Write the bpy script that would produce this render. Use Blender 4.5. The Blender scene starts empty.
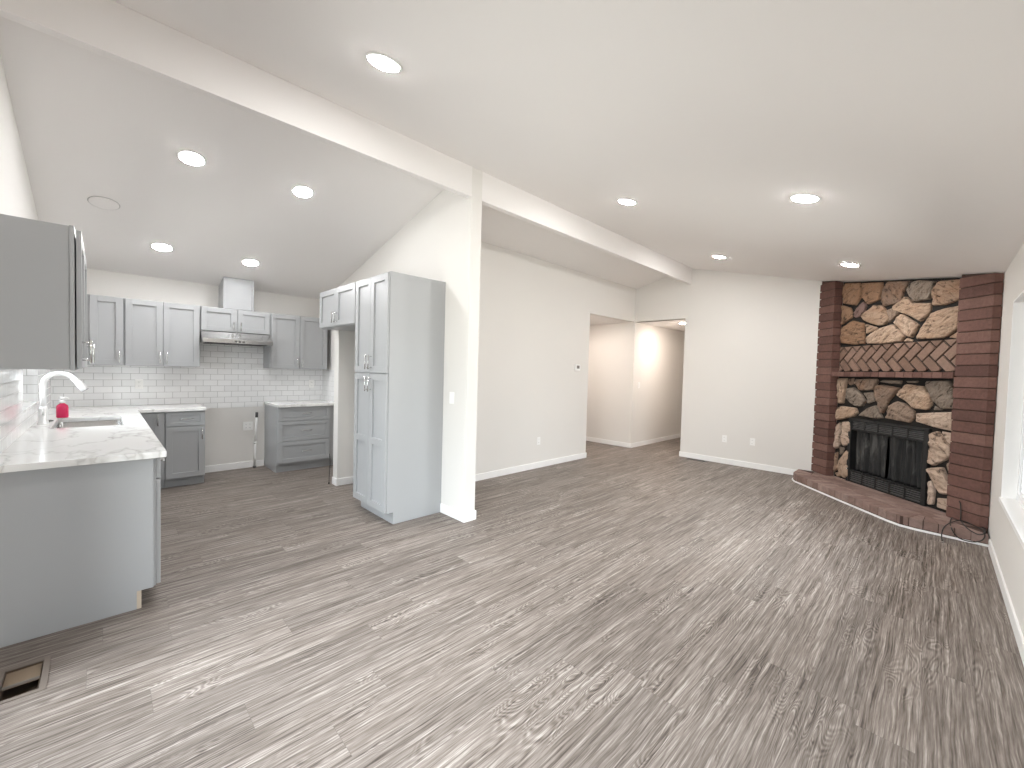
import bpy, bmesh, math, random
from mathutils import Vector, Matrix, noise
random.seed(7)
SC = bpy.context.scene
COL = SC.collection
R = math.radians

# ------------------------------------------------------------------ camera, world, exposure
def camera_setup():
    yaw, pitch, roll = R(45.562), R(-1.819), R(1.514)
    fw = Vector((-math.sin(yaw)*math.cos(pitch), math.cos(yaw)*math.cos(pitch), math.sin(pitch)))
    rt = Vector((math.cos(yaw), math.sin(yaw), 0)); up = rt.cross(fw)
    r2 = rt*math.cos(roll) + up*math.sin(roll); u2 = -rt*math.sin(roll) + up*math.cos(roll)
    cd = bpy.data.cameras.new('camera'); cam = bpy.data.objects.new('camera', cd); COL.objects.link(cam)
    m = Matrix((r2, u2, -fw)).transposed().to_4x4(); m.translation = Vector((0, 0, 1.44))
    cam.matrix_world = m
    cd.sensor_fit = 'HORIZONTAL'; cd.sensor_width = 36; cd.lens = 417.34/1024*36
    cd.clip_start = .02; cd.clip_end = 200
    SC.camera = cam
camera_setup()
WORLD_STRENGTH = 6.2
LAMP = 150.0
HALL_LAMP = 165.0
KITCHEN_LAMP = 102.0
w = bpy.data.worlds.new('sky'); SC.world = w; w.use_nodes = True
bg = w.node_tree.nodes['Background']
bg.inputs[1].default_value = WORLD_STRENGTH
_n = w.node_tree.nodes; _l = w.node_tree.links                      # overcast sky above, paler ground haze below the horizon
_tc = _n.new('ShaderNodeTexCoord'); _sp = _n.new('ShaderNodeSeparateXYZ'); _rp = _n.new('ShaderNodeValToRGB')
_mp = _n.new('ShaderNodeMapRange'); _mp.inputs['From Min'].default_value = -1
_l.new(_tc.outputs['Generated'], _sp.inputs[0]); _l.new(_sp.outputs[2], _mp.inputs[0]); _l.new(_mp.outputs[0], _rp.inputs[0])
_cr = _rp.color_ramp
while len(_cr.elements) < 4: _cr.elements.new(.9)
for _e, (_p, _c) in zip(_cr.elements, ((.44, (.50, .49, .46)), (.56, (.66, .69, .72)), (.76, (1.45, 1.53, 1.62)), (1.0, (1.95, 2.06, 2.18)))):
    _e.position = _p; _e.color = (*_c, 1)
_l.new(_rp.outputs[0], bg.inputs[0])
SC.view_settings.view_transform = 'Standard'; SC.view_settings.look = 'None'
SC.view_settings.gamma = 1; SC.view_settings.use_curve_mapping = False
SC.view_settings.exposure = 1.02
cy = SC.cycles
cy.use_denoising = True
cy.max_bounces = 14; cy.diffuse_bounces = 9; cy.glossy_bounces = 5; cy.transparent_max_bounces = 12
cy.caustics_reflective = False; cy.caustics_refractive = False
cy.sample_clamp_indirect = 8

# room dimensions (metres; x east, y north, camera above the origin)
XW, XE, YS, YN = -6.654, .378, -.41, 7.327
YK, YK2 = 2.427, 2.551           # wall between kitchen and dining side
XT = -4.132                      # wall with the thermostat
XC = -3.07                       # end of the kitchen wall, east face of the ridge beam
HZ = 2.44                        # hall ceiling and opening height
YJ = 5.843                       # south end of the hall opening
def ceil_z(x):
    return 3.300 - .2518*(x + 3.07) if x > -3.1 else min(3.333, 2.452 + .24663*(x - XW))

# ------------------------------------------------------------------ material helpers
class NT:
    def __init__(s, name):
        s.m = bpy.data.materials.new(name); s.m.use_nodes = True
        s.t = s.m.node_tree; s.n = s.t.nodes; s.b = s.n['Principled BSDF']; s.out = s.n['Material Output']
    def node(s, typ, **kw):
        nd = s.n.new(typ)
        for k, v in kw.items(): setattr(nd, k, v)
        return nd
    def link(s, a, b): s.t.links.new(a, b)
    def put(s, sock, v):
        if hasattr(v, 'is_linked') or hasattr(v, 'links'): s.link(v, sock)
        else: sock.default_value = v
    def math(s, op, a, b=0.0, c=0.0):
        nd = s.node('ShaderNodeMath', operation=op)
        for i, v in enumerate((a, b, c)): s.put(nd.inputs[i], v)
        return nd.outputs[0]
    def coords(s, kind='Object'):
        tc = s.node('ShaderNodeTexCoord'); return tc.outputs[kind]
    def sep(s, v):
        nd = s.node('ShaderNodeSeparateXYZ'); s.link(v, nd.inputs[0]); return nd.outputs
    def comb(s, x, y, z=0.0):
        nd = s.node('ShaderNodeCombineXYZ')
        for i, v in enumerate((x, y, z)): s.put(nd.inputs[i], v)
        return nd.outputs[0]
    def noise(s, vec, scale=5, detail=4, rough=.5, dist=0):
        nd = s.node('ShaderNodeTexNoise'); s.link(vec, nd.inputs['Vector'])
        nd.inputs['Scale'].default_value = scale; nd.inputs['Detail'].default_value = detail
        nd.inputs['Roughness'].default_value = rough; nd.inputs['Distortion'].default_value = dist
        return nd.outputs[0]
    def ramp(s, fac, stops, interp='LINEAR'):
        nd = s.node('ShaderNodeValToRGB'); cr = nd.color_ramp; cr.interpolation = interp
        while len(cr.elements) < len(stops): cr.elements.new(.5)
        for e, (p, c) in zip(cr.elements, stops): e.position = p; e.color = (*c, 1) if len(c) == 3 else c
        s.link(fac, nd.inputs[0]); return nd.outputs[0]
    def mix(s, fac, a, b, mode='MIX'):
        nd = s.node('ShaderNodeMix', data_type='RGBA', blend_type=mode)
        s.put(nd.inputs[0], fac)
        for i, v in ((6, a), (7, b)):
            if isinstance(v, tuple): v = (*v, 1) if len(v) == 3 else v
            s.put(nd.inputs[i], v)
        return nd.outputs[2]
    def bump(s, h, strength=.3, dist=.01):
        nd = s.node('ShaderNodeBump'); nd.inputs['Strength'].default_value = strength
        nd.inputs['Distance'].default_value = dist; s.link(h, nd.inputs['Height'])
        s.link(nd.outputs[0], s.b.inputs['Normal'])
    def base(s, v, rough=.5, metal=0.0):
        if isinstance(v, tuple): s.b.inputs['Base Color'].default_value = (*v, 1)
        else: s.link(v, s.b.inputs['Base Color'])
        s.put(s.b.inputs['Roughness'], rough); s.b.inputs['Metallic'].default_value = metal
        return s

def paint(name, col, rough=.6, grain=260, amount=.05, tone=.03):
    m = NT(name); c = m.coords()
    n = m.noise(c, grain, 3); big = m.noise(c, 1.3, 2)
    dark = tuple(v*(1-tone) for v in col)
    m.base(m.mix(big, dark, col), rough); m.bump(n, amount, .004)
    return m.m
M = {}
M['wall'] = paint('wall_paint', (.755, .735, .705), .75)
M['ceiling'] = paint('ceiling_paint', (.84, .815, .80), .85, 180, .08)
M['white'] = paint('white_trim_paint', (.90, .895, .885), .4, 300, .02)
M['cabinet'] = paint('grey_cabinet_paint', (.395, .402, .41), .38, 350, .02)
M['toe'] = paint('grey_toe_kick', (.36, .37, .38), .5, 300, .02)
M['gap'] = paint('dark_gap', (.10, .10, .105), .8, 300, .02)
M['plastic'] = paint('white_plastic', (.90, .895, .88), .35, 300, .01)
M['dark_plastic'] = paint('dark_plastic', (.03, .03, .03), .4, 300, .02)
M['grey_screen'] = paint('grey_screen', (.16, .15, .14), .3, 300, .01)
M['raw_wood'] = paint('raw_wood', (.62, .52, .40), .7, 90, .1, .2)
M['black_iron'] = paint('black_iron', (.010, .0105, .011), .55, 200, .1, .3)
M['louvre'] = paint('grey_louvre', (.10, .10, .10), .4, 200, .05, .1)
M['grey_iron'] = paint('grey_iron', (.10, .10, .10), .45, 200, .1, .3)
M['vinyl'] = paint('white_vinyl', (.85, .86, .87), .35, 300, .01)
M['duct_lit_brown'] = paint('duct_lit_brown', (.26, .19, .13), .8, 40, .3, .3)  # lit half of the duct put into a lighter brown
M['duct_dark'] = paint('duct_dark', (.085, .055, .035), .8, 40, .3, .3)
M['rim'] = paint('vent_rim', (.20, .165, .14), .6, 60, .2, .2)
M['rubber'] = paint('black_rubber', (.03, .028, .026), .6, 200, .02)
M['soap'] = NT('pink_soap').base((.62, .02, .10), .25).m
M['chrome'] = NT('brushed_nickel').base((.72, .72, .71), .22, 1.0).m
M['faucet'] = NT('highlight_white_steel').base((.88, .88, .88), .22, .4).m  # blown highlight of the steel put into a whiter, less metallic colour

def steel():
    m = NT('stainless_steel'); x, y, z = m.sep(m.coords())
    n = m.noise(m.comb(m.math('MULTIPLY', x, 6), m.math('MULTIPLY', y, 6), m.math('MULTIPLY', z, 400)), 1, 3)
    m.base((.62, .61, .60), m.math('MULTIPLY_ADD', n, .12, .16), 1.0); return m.m
M['steel'] = steel()

def planks():
    m = NT('oak_plank_floor'); x, y, z = m.sep(m.coords())
    W, L = .182, 1.22
    xr = m.math('DIVIDE', x, W); row = m.math('FLOOR', xr)
    wn = m.node('ShaderNodeTexWhiteNoise', noise_dimensions='1D'); m.link(row, wn.inputs['W'])
    yl = m.math('ADD', m.math('DIVIDE', y, L), wn.outputs[0]); colm = m.math('FLOOR', yl)
    wn2 = m.node('ShaderNodeTexWhiteNoise', noise_dimensions='2D'); m.link(m.comb(row, colm), wn2.inputs['Vector'])
    pid = wn2.outputs[0]; pcol = wn2.outputs[1]
    off = m.math('MULTIPLY', pid, 37.0)
    # grain: long streaks, cathedral figure, pores
    gx = m.math('ADD', x, off); gy = m.math('ADD', y, m.math('MULTIPLY', pid, 11.0))
    warp = m.noise(m.comb(m.math('MULTIPLY', gx, 9), m.math('MULTIPLY', gy, 2.2)), 1, 3, .5)
    gxw = m.math('ADD', gx, m.math('MULTIPLY', warp, .030))
    streak = m.noise(m.comb(m.math('MULTIPLY', gxw, 62), m.math('MULTIPLY', gy, 1.1)), 1, 5, .6)
    fine = m.noise(m.comb(m.math('MULTIPLY', gxw, 210), m.math('MULTIPLY', gy, 9.0)), 1, 3, .6)
    mid = m.noise(m.comb(m.math('MULTIPLY', gxw, 135), m.math('MULTIPLY', gy, 2.6)), 1, 3, .6)
    broad = m.noise(m.comb(m.math('MULTIPLY', gx, 14), m.math('MULTIPLY', gy, .9)), 1, 2, .5)
    fig = m.noise(m.comb(m.math('MULTIPLY', gx, 7.5), m.math('MULTIPLY', gy, 1.5)), 1, 2.2, .5, .35)
    ring = m.math('MULTIPLY_ADD', m.math('SINE', m.math('MULTIPLY', fig, 210)), .5, .5)
    patch = m.noise(m.comb(m.math('MULTIPLY', gx, 5), m.math('MULTIPLY', gy, 1.6)), 1, 2)      # figure shows only here and there
    pm = m.ramp(patch, [(.50, (0, 0, 0)), (.62, (1, 1, 1))])
    ringp = m.math('MULTIPLY', m.math('SUBTRACT', ring, .5), pm)
    g = m.math('MULTIPLY', streak, .32)
    for q, k in ((mid, .36), (fine, .22), (broad, .10), (ringp, .085)): g = m.math('MULTIPLY_ADD', q, k, g)
    col = m.ramp(g, [(.38, (.043, .033, .027)), (.455, (.138, .113, .096)), (.535, (.250, .214, .190)), (.63, (.48, .433, .394))])
    tone = m.math('MULTIPLY_ADD', pid, .22, .89)
    col = m.mix(1.0, col, m.comb(tone, tone, tone), 'MULTIPLY')
    # seams
    fx = m.math('FRACT', xr); fy = m.math('FRACT', yl)
    ex = m.math('MINIMUM', fx, m.math('SUBTRACT', 1.0, fx)); ey = m.math('MINIMUM', fy, m.math('SUBTRACT', 1.0, fy))
    seam = m.math('MAXIMUM', m.math('LESS_THAN', ex, .006), m.math('LESS_THAN', ey, .0013))
    col = m.mix(m.math('MULTIPLY', seam, .30), col, (.09, .078, .068))
    m.base(col, m.math('MULTIPLY_ADD', fine, .20, .38))
    m.b.inputs['Specular IOR Level'].default_value = .28
    m.bump(m.math('SUBTRACT', m.math('MULTIPLY', g, .5), seam), .25, .002)
    return m.m
M['floor'] = planks()

def tile(name, ax, W=.154, H=.0752, z0=.914):
    m = NT(name); c = m.sep(m.coords()); u = c[ax]; z = m.math('SUBTRACT', c[2], z0)
    br = m.node('ShaderNodeTexBrick', offset=.5, offset_frequency=2)
    m.link(m.comb(u, z), br.inputs['Vector'])
    br.inputs['Color1'].default_value = (.82, .82, .82, 1); br.inputs['Color2'].default_value = (.87, .87, .87, 1)
    br.inputs['Mortar'].default_value = (.50, .495, .49, 1)
    br.inputs['Scale'].default_value = 1; br.inputs['Mortar Size'].default_value = .0026; br.inputs['Mortar Smooth'].default_value = .15
    br.inputs['Brick Width'].default_value = W; br.inputs['Row Height'].default_value = H
    wob = m.noise(m.coords(), 9, 2)
    m.base(br.outputs[0], m.math('MULTIPLY_ADD', br.outputs[1], .5, .12))
    m.bump(m.math('ADD', m.math('MULTIPLY', br.outputs[1], -1.0), m.math('MULTIPLY', wob, .6)), .35, .004)
    return m.m
M['tile_y'] = tile('subway_tile_west', 1); M['tile_x'] = tile('subway_tile_side', 0)

def quartz():
    m = NT('veined_quartz'); c = m.coords()
    n1 = m.noise(c, 1.1, 5, .6); x, y, z = m.sep(c)
    v = m.noise(m.comb(m.math('ADD', m.math('MULTIPLY', x, 1.3), m.math('MULTIPLY', n1, 1.1)), m.math('ADD', m.math('MULTIPLY', y, 2.4), m.math('MULTIPLY', n1, .9)), z), 1.6, 3, .5)
    d = m.math('ABSOLUTE', m.math('SUBTRACT', v, .5))
    vein = m.ramp(d, [(0, (1, 1, 1)), (.010, (.45, .45, .45)), (.035, (0, 0, 0))])
    mask = m.math('MULTIPLY', m.noise(c, 2.2, 2), 1.05)
    m.base(m.mix(m.math('MULTIPLY', vein, mask), (.84, .835, .82), (.40, .385, .36)), .13); return m.m
M['quartz'] = quartz()

def island_mat(name, stops, rough=.85, grain=30, bump=.6, stretch=(1, 1, 1), spread=.5):
    m = NT(name); c = m.coords(); x, y, z = m.sep(c)
    v = m.comb(m.math('MULTIPLY', x, stretch[0]), m.math('MULTIPLY', y, stretch[1]), m.math('MULTIPLY', z, stretch[2]))
    n = m.noise(v, grain, 6, .62, .4); n2 = m.noise(c, grain*.25, 3)
    g = m.node('ShaderNodeNewGeometry')
    col = m.ramp(g.outputs['Random Per Island'], stops)
    k = m.math('MULTIPLY_ADD', n, spread*1.4, 1-spread*.72)
    k = m.math('MULTIPLY', k, m.math('MULTIPLY_ADD', n2, .5, .75))
    m.base(m.mix(1.0, col, m.comb(k, k, k), 'MULTIPLY'), rough); m.bump(n, bump, .012)
    return m.m
M['brick'] = island_mat('dark_red_brick', [(0, (.098, .047, .038)), (.5, (.138, .067, .053)), (1, (.180, .096, .077))], .85, 34, .5, spread=.45)
M['hearth'] = island_mat('worn_hearth_brick', [(0, (.20, .125, .105)), (.5, (.255, .17, .145)), (1, (.31, .22, .19))], .8, 26, .5, spread=.5)
M['herring'] = island_mat('brown_brick', [(0, (.175, .105, .075)), (.5, (.215, .135, .10)), (1, (.255, .165, .125))], .85, 40, .3, spread=.35)
def stone_mat(name, stops, grain=11, stretch=(1, 1, 2.4), rust=(.30, .15, .075)):
    m = NT(name); c = m.coords(); x, y, z = m.sep(c); g = m.node('ShaderNodeNewGeometry'); rnd = g.outputs['Random Per Island']
    tilt = m.math('MULTIPLY_ADD', rnd, 2.4, -.9)                     # each stone's bedding lies at its own angle
    xr = m.math('ADD', m.math('MULTIPLY', x, m.math('COSINE', tilt)), m.math('MULTIPLY', z, m.math('SINE', tilt)))
    zr = m.math('SUBTRACT', m.math('MULTIPLY', z, m.math('COSINE', tilt)), m.math('MULTIPLY', x, m.math('SINE', tilt)))
    v = m.comb(m.math('MULTIPLY_ADD', xr, stretch[0], m.math('MULTIPLY', rnd, 31.0)), m.math('MULTIPLY', y, stretch[1]), m.math('MULTIPLY', zr, stretch[2]))
    n = m.noise(v, grain, 7, .62, .9); n2 = m.noise(v, grain*.28, 3, .5, .4)
    col = m.ramp(rnd, stops)
    col = m.mix(m.ramp(n2, [(.48, (0, 0, 0)), (.72, (.45, .45, .45))]), col, rust)
    k = m.ramp(n, [(.32, (.10, .10, .10)), (.40, (.62, .60, .58)), (.48, (.95, .95, .95)), (.72, (1.0, 1.0, 1.0))])
    m.base(m.mix(1.0, col, k, 'MULTIPLY'), .88); m.bump(n, 1.0, .03)
    return m.m
M['stone0'] = stone_mat('tan_stone', [(0, (.37, .245, .17)), (.5, (.44, .31, .22)), (1, (.50, .37, .275))])
M['stone1'] = stone_mat('ochre_stone', [(0, (.27, .155, .09)), (1, (.35, .215, .135))])
M['stone2'] = stone_mat('brown_stone', [(0, (.22, .15, .11)), (1, (.31, .225, .17))], 13)
M['stone3'] = stone_mat('plum_stone', [(0, (.19, .12, .105)), (1, (.24, .155, .135))])
M['stone4'] = stone_mat('grey_stone', [(0, (.19, .15, .12)), (1, (.28, .225, .18))], 12, rust=(.20, .14, .10))
M['stone5'] = stone_mat('pale_stone', [(0, (.52, .385, .295)), (1, (.62, .49, .40))], rust=(.42, .27, .19))
M['mortar'] = paint('black_mortar', (.018, .015, .013), .95, 60, .6, .4)
M['brick_mortar'] = paint('brown_mortar', (.085, .05, .04), .95, 60, .6, .4)

def curtain_mat():
    m = NT('sooty_mesh_curtain'); x, y, z = m.sep(m.coords())
    n = m.noise(m.comb(m.math('MULTIPLY', x, 9), m.math('MULTIPLY', z, 1.6)), 1.6, 4, .6, .8)
    m.base(m.ramp(n, [(.40, (.012, .012, .012)), (.55, (.025, .024, .023)), (.70, (.10, .095, .09))]), .6, .3); return m.m
M['curtain'] = curtain_mat()

def glass():
    m = NT('window_glass'); tr = m.node('ShaderNodeBsdfTransparent'); gl = m.node('ShaderNodeBsdfGlossy')
    gl.inputs['Roughness'].default_value = .02; tr.inputs[0].default_value = (.96, .98, .98, 1)
    fr = m.node('ShaderNodeFresnel'); fr.inputs[0].default_value = 1.3
    mx = m.node('ShaderNodeMixShader'); m.link(fr.outputs[0], mx.inputs[0]); m.link(tr.outputs[0], mx.inputs[1]); m.link(gl.outputs[0], mx.inputs[2])
    m.link(mx.outputs[0], m.out.inputs[0]); return m.m
M['glass'] = glass()
def lamp(name, col, s):
    m = NT(name); m.b.inputs['Base Color'].default_value = (.9, .9, .9, 1)
    m.b.inputs['Emission Color'].default_value = (*col, 1); m.b.inputs['Emission Strength'].default_value = s; return m.m
M['lamp'] = lamp('lit_diffuser', (1, .985, .965), LAMP)
M['kitchen_lamp'] = lamp('lit_kitchen_diffuser', (.985, .99, 1.0), KITCHEN_LAMP)
M['hall_lamp'] = lamp('lit_hall_diffuser', (1, .86, .76), HALL_LAMP)
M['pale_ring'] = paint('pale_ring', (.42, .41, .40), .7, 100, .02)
M['grass'] = paint('pale_concrete', (.45, .45, .43), .9, 20, .2)

# ------------------------------------------------------------------ geometry helpers
def box(bm, x0, x1, y0, y1, z0, z1, bev=0.0):
    vs = [bm.verts.new(p) for p in ((x0,y0,z0),(x1,y0,z0),(x1,y1,z0),(x0,y1,z0),(x0,y0,z1),(x1,y0,z1),(x1,y1,z1),(x0,y1,z1))]
    fs = [bm.faces.new([vs[i] for i in f]) for f in ((0,3,2,1),(4,5,6,7),(0,1,5,4),(1,2,6,5),(2,3,7,6),(3,0,4,7))]
    if bev:
        es = {e for f in fs for e in f.edges}
        bmesh.ops.bevel(bm, geom=list(es), offset=bev, segments=2, affect='EDGES', profile=.6)
    return vs
def prism(bm, pts, axis, a, b, bev=0.0):
    """polygon pts in the two other axes, extruded along axis from a to b (numbers, or a list per point for a sloped end)"""
    def P(p, d):
        return (d, p[0], p[1]) if axis == 0 else (p[0], d, p[1]) if axis == 1 else (p[0], p[1], d)
    A = a if isinstance(a, (list, tuple)) else [a]*len(pts); B = b if isinstance(b, (list, tuple)) else [b]*len(pts)
    v0 = [bm.verts.new(P(p, d)) for p, d in zip(pts, A)]; v1 = [bm.verts.new(P(p, d)) for p, d in zip(pts, B)]
    fs = [bm.faces.new(v0), bm.faces.new(list(reversed(v1)))]
    n = len(pts)
    for i in range(n): fs.append(bm.faces.new((v0[i], v1[i], v1[(i+1) % n], v0[(i+1) % n])))
    if bev:
        bmesh.ops.recalc_face_normals(bm, faces=fs)
        es = {e for f in fs for e in f.edges}
        bmesh.ops.bevel(bm, geom=list(es), offset=bev, segments=2, affect='EDGES', profile=.6)
def tube(bm, pts, r, seg=10, caps=True):
    pts = [Vector(p) for p in pts]; rad = r if isinstance(r, (list, tuple)) else [r]*len(pts)
    rings = []; prev = None
    for i, p in enumerate(pts):
        t = (pts[min(i+1, len(pts)-1)] - pts[max(i-1, 0)]).normalized()
        if prev is None:
            n = t.orthogonal().normalized()
        else:
            n = (prev - t*prev.dot(t)).normalized()
        prev = n; b = t.cross(n)
        rings.append([bm.verts.new(p + (n*math.cos(2*math.pi*k/seg) + b*math.sin(2*math.pi*k/seg))*rad[i]) for k in range(seg)])
    for a, b in zip(rings, rings[1:]):
        for k in range(seg):
            f = bm.faces.new((a[k], a[(k+1) % seg], b[(k+1) % seg], b[k])); f.smooth = True
    if caps: bm.faces.new(list(reversed(rings[0]))); bm.faces.new(rings[-1])
def lathe(bm, prof, seg=32, center=(0, 0, 0), smooth=True):
    c = Vector(center); rings = []
    for r, z in prof:
        rings.append([bm.verts.new(c + Vector((max(r, 1e-4)*math.cos(2*math.pi*k/seg), max(r, 1e-4)*math.sin(2*math.pi*k/seg), z))) for k in range(seg)])
    for a, b in zip(rings, rings[1:]):
        for k in range(seg):
            f = bm.faces.new((a[k], a[(k+1) % seg], b[(k+1) % seg], b[k])); f.smooth = smooth
    bm.faces.new(list(reversed(rings[0]))); bm.faces.new(rings[-1])
def smooth_path(pts, n=8):
    P = [Vector(p) for p in pts]; P = [P[0]*2-P[1]] + P + [P[-1]*2-P[-2]]; out = []
    for i in range(1, len(P)-2):
        a, b, c, d = P[i-1:i+3]
        for k in range(n):
            t = k/n
            out.append(.5*((2*b) + (c-a)*t + (2*a-5*b+4*c-d)*t*t + (3*b-a-3*c+d)*t*t*t))
    out.append(P[-2]); return out
def make(name, bm, mat, parent=None, loc=None, rotz=None, recalc=True):
    if recalc: bmesh.ops.recalc_face_normals(bm, faces=bm.faces[:])
    me = bpy.data.meshes.new(name); bm.to_mesh(me); bm.free()
    for mm in (mat if isinstance(mat, (list, tuple)) else [mat]): me.materials.append(M[mm] if isinstance(mm, str) else mm)
    o = bpy.data.objects.new(name, me); COL.objects.link(o)
    if parent: o.parent = parent
    if loc: o.location = loc
    if rotz is not None: o.rotation_euler = (0, 0, rotz)
    return o
def tag(o, label, cat, group=None):
    o['label'] = label; o['category'] = cat
    if group: o['group'] = group
    return o
def thing(name, loc, rotz, label, cat, group=None):
    o = bpy.data.objects.new(name, None); o.empty_display_size = .1; COL.objects.link(o)
    o.location = loc; o.rotation_euler = (0, 0, rotz)
    return tag(o, label, cat, group)
def struct(name, bm, mat, parent=None):
    o = make(name, bm, mat, parent)
    o['kind'] = 'structure'
    return o
def copy_tree(root, loc=None, rot=None, label=None):
    r = root.copy(); COL.objects.link(r)
    if loc: r.location = loc
    if rot: r.rotation_euler = rot
    if label: r['label'] = label
    for ch in list(root.children):
        c = ch.copy(); COL.objects.link(c); c.parent = r
        for g in list(ch.children):
            d = g.copy(); COL.objects.link(d); d.parent = c
    return r
def NB(): return bmesh.new()
def boxes(*L, bev=0.0):
    bm = NB()
    for b in L: box(bm, *b, bev=bev)
    return bm

# ------------------------------------------------------------------ room shell
VX0, VX1, VY0, VY1 = -2.930, -2.685, -.325, -.205      # open duct hole in the floor
bm = NB()
FX0, FX1, FY0, FY1 = -7.2, .55, -.6, 10.6
box(bm, FX0, VX0, FY0, FY1, -.06, 0); box(bm, VX1, FX1, FY0, FY1, -.06, 0)
box(bm, VX0, VX1, FY0, VY0, -.06, 0); box(bm, VX0, VX1, VY1, FY1, -.06, 0)
struct('floor', bm, 'floor')

bm = NB()
prism(bm, [(XW-.2, ceil_z(XW)-.0493), (-3.085, 3.333), (-3.085, 3.45), (XW-.2, 2.6)], 1, YS-.2, YN+.05)
prism(bm, [(-3.085, ceil_z(-3.085)), (XE+.2, ceil_z(XE+.2)), (XE+.2, 2.65), (-3.085, 3.45)], 1, YS-.2, YN+.05)
box(bm, -7.2, XT-.118, YJ-.12, YN, HZ, HZ+.1)                 # hall ceilings
box(bm, -7.2, -2.9, YN+.03, 10.6, HZ, HZ+.1)
struct('ceiling', bm, 'ceiling')
struct('trim_1', boxes((-3.128, XC, YS, YK, 3.03, 3.36), (-3.128, XC, YK2, YN, 3.03, 3.36)), 'ceiling')   # ridge beam

T = .14
# south wall, openings: sink window and unseen patio door added for daylight
SX0, SX1, SZ0, SZ1 = -5.40, -4.46, 1.050, 2.10
DX0, DX1, DZ = -2.85, -.30, 2.10
bm = NB()
top = [(XW-T, 2.10), (XE+T, 2.10), (XE+T, ceil_z(XE)+.03), (-3.08, 3.4), (XW-T, ceil_z(XW)+.03)]
prism(bm, top, 1, YS-T, YS)
for x0, x1, z0, z1 in ((XW-T, SX0, 0, 2.10), (SX0, SX1, 0, SZ0), (SX1, DX0, 0, 2.10), (DX0, DX1, DZ, 2.10), (DX1, XE+T, 0, 2.10)):
    box(bm, x0, x1, YS-T, YS, z0, z1)
struct('wall_south', bm, 'wall')
# west wall
struct('wall_west', boxes((XW-T, XW, YS, YK2, 0, 2.53)), 'wall')
# kitchen wall up to the ridge, and the short stub beside the fridge space
bm = NB(); prism(bm, [(XW-T, 0), (XC, 0), (XC, 3.35), (-3.13, 3.35), (XW-T, ceil_z(XW)+.03)], 1, YK, YK2)
struct('wall_kitchen', bm, 'wall')
bm = boxes((-5.135, -5.008, 2.006, YK, 0, 1.868)); struct('wall_stub', bm, 'wall')
# wall with the thermostat, header above the hall opening

bm = NB()
zt = ceil_z(XT)+.03
box(bm, XT-.12, XT, YK2, YJ, 0, zt); box(bm, XT-.12, XT, YJ, YN, HZ, zt)
struct('wall_dining', bm, 'wall')
# back wall
XJ = -3.158
bm = NB()
box(bm, XJ, XE+T, YN, YN+.12, 0, HZ); box(bm, -7.2, XT, YN, YN+.12, 0, HZ)
prism(bm, [(XT-.12, HZ), (XE+T, HZ), (XE+T, ceil_z(XE)+.03), (-3.08, 3.4), (XT-.12, ceil_z(XT)+.03)], 1, YN, YN+.12)
struct('wall_back', bm, 'wall')
# hall walls
struct('wall_hall_west', boxes((XT-.12, XT, YN+.12, 10.4, 0, HZ)), 'wall')
struct('wall_hall_east', boxes((XJ, XJ+.12, YN+.12, 10.4, 0, HZ)), 'wall')
struct('wall_hall_north', boxes((XT-.12, XJ+.12, 10.4, 10.52, 0, HZ)), 'wall')
struct('wall_hall_south', boxes((-7.1, XT-.12, YJ-.12, YJ, 0, HZ)), 'wall')
struct('wall_hall_end', boxes((-7.2, -7.1, YJ-.12, YN, 0, HZ)), 'wall')
# east wall with the wide window
WY0, WY1, WZ0, WZ1 = 3.15, 4.96, .535, 2.07
EY0, EY1 = .10, 1.00               # unseen twin added for daylight beside the camera
struct('wall_east', boxes((XE, XE+T, YS, EY0, 0, 2.56), (XE, XE+T, EY1, WY0, 0, 2.56), (XE, XE+T, WY1, YN, 0, 2.56), (XE, XE+T, WY0, WY1, 0, WZ0), (XE, XE+T, WY0, WY1, WZ1, 2.56),
                          (XE, XE+T, EY0, EY1, 0, WZ0), (XE, XE+T, EY0, EY1, WZ1, 2.56)), 'wall')

# windows and added patio door
def window(name, axis, a0, a1, z0, z1, f0, f1, panes, sill=None):
    """frame in a wall: axis 0 runs along x, 1 along y; f0..f1 is the frame's depth across the wall"""
    def B(bm, p0, p1, d0, d1, q0, q1, bev=.003):
        if axis == 0: box(bm, p0, p1, d0, d1, q0, q1, bev)
        else: box(bm, d0, d1, p0, p1, q0, q1, bev)
    bm = NB(); t = .045
    B(bm, a0, a1, f0, f1, z0, z0+t); B(bm, a0, a1, f0, f1, z1-t, z1)
    B(bm, a0, a0+t, f0, f1, z0+t, z1-t); B(bm, a1-t, a1, f0, f1, z0+t, z1-t)
    root = struct(name, bm, 'vinyl')
    wd = (a1-a0-2*t)/panes; s = .04; dm = (f0+f1)/2; dh = abs(f1-f0)*.3
    for i in range(panes):
        p0 = a0+t+i*wd; p1 = p0+wd
        bm = NB(); d0, d1 = dm-dh, dm+dh
        B(bm, p0, p1, d0, d1, z0+t, z0+t+s); B(bm, p0, p1, d0, d1, z1-t-s, z1-t)
        B(bm, p0, p0+s, d0, d1, z0+t+s, z1-t-s); B(bm, p1-s, p1, d0, d1, z0+t+s, z1-t-s)
        sash = struct('window_sash', bm, 'vinyl', root)
        bm = NB(); B(bm, p0+s, p1-s, dm-.003, dm+.003, z0+t+s, z1-t-s, 0)
        struct('pane', bm, 'glass', sash)
    return root
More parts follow.
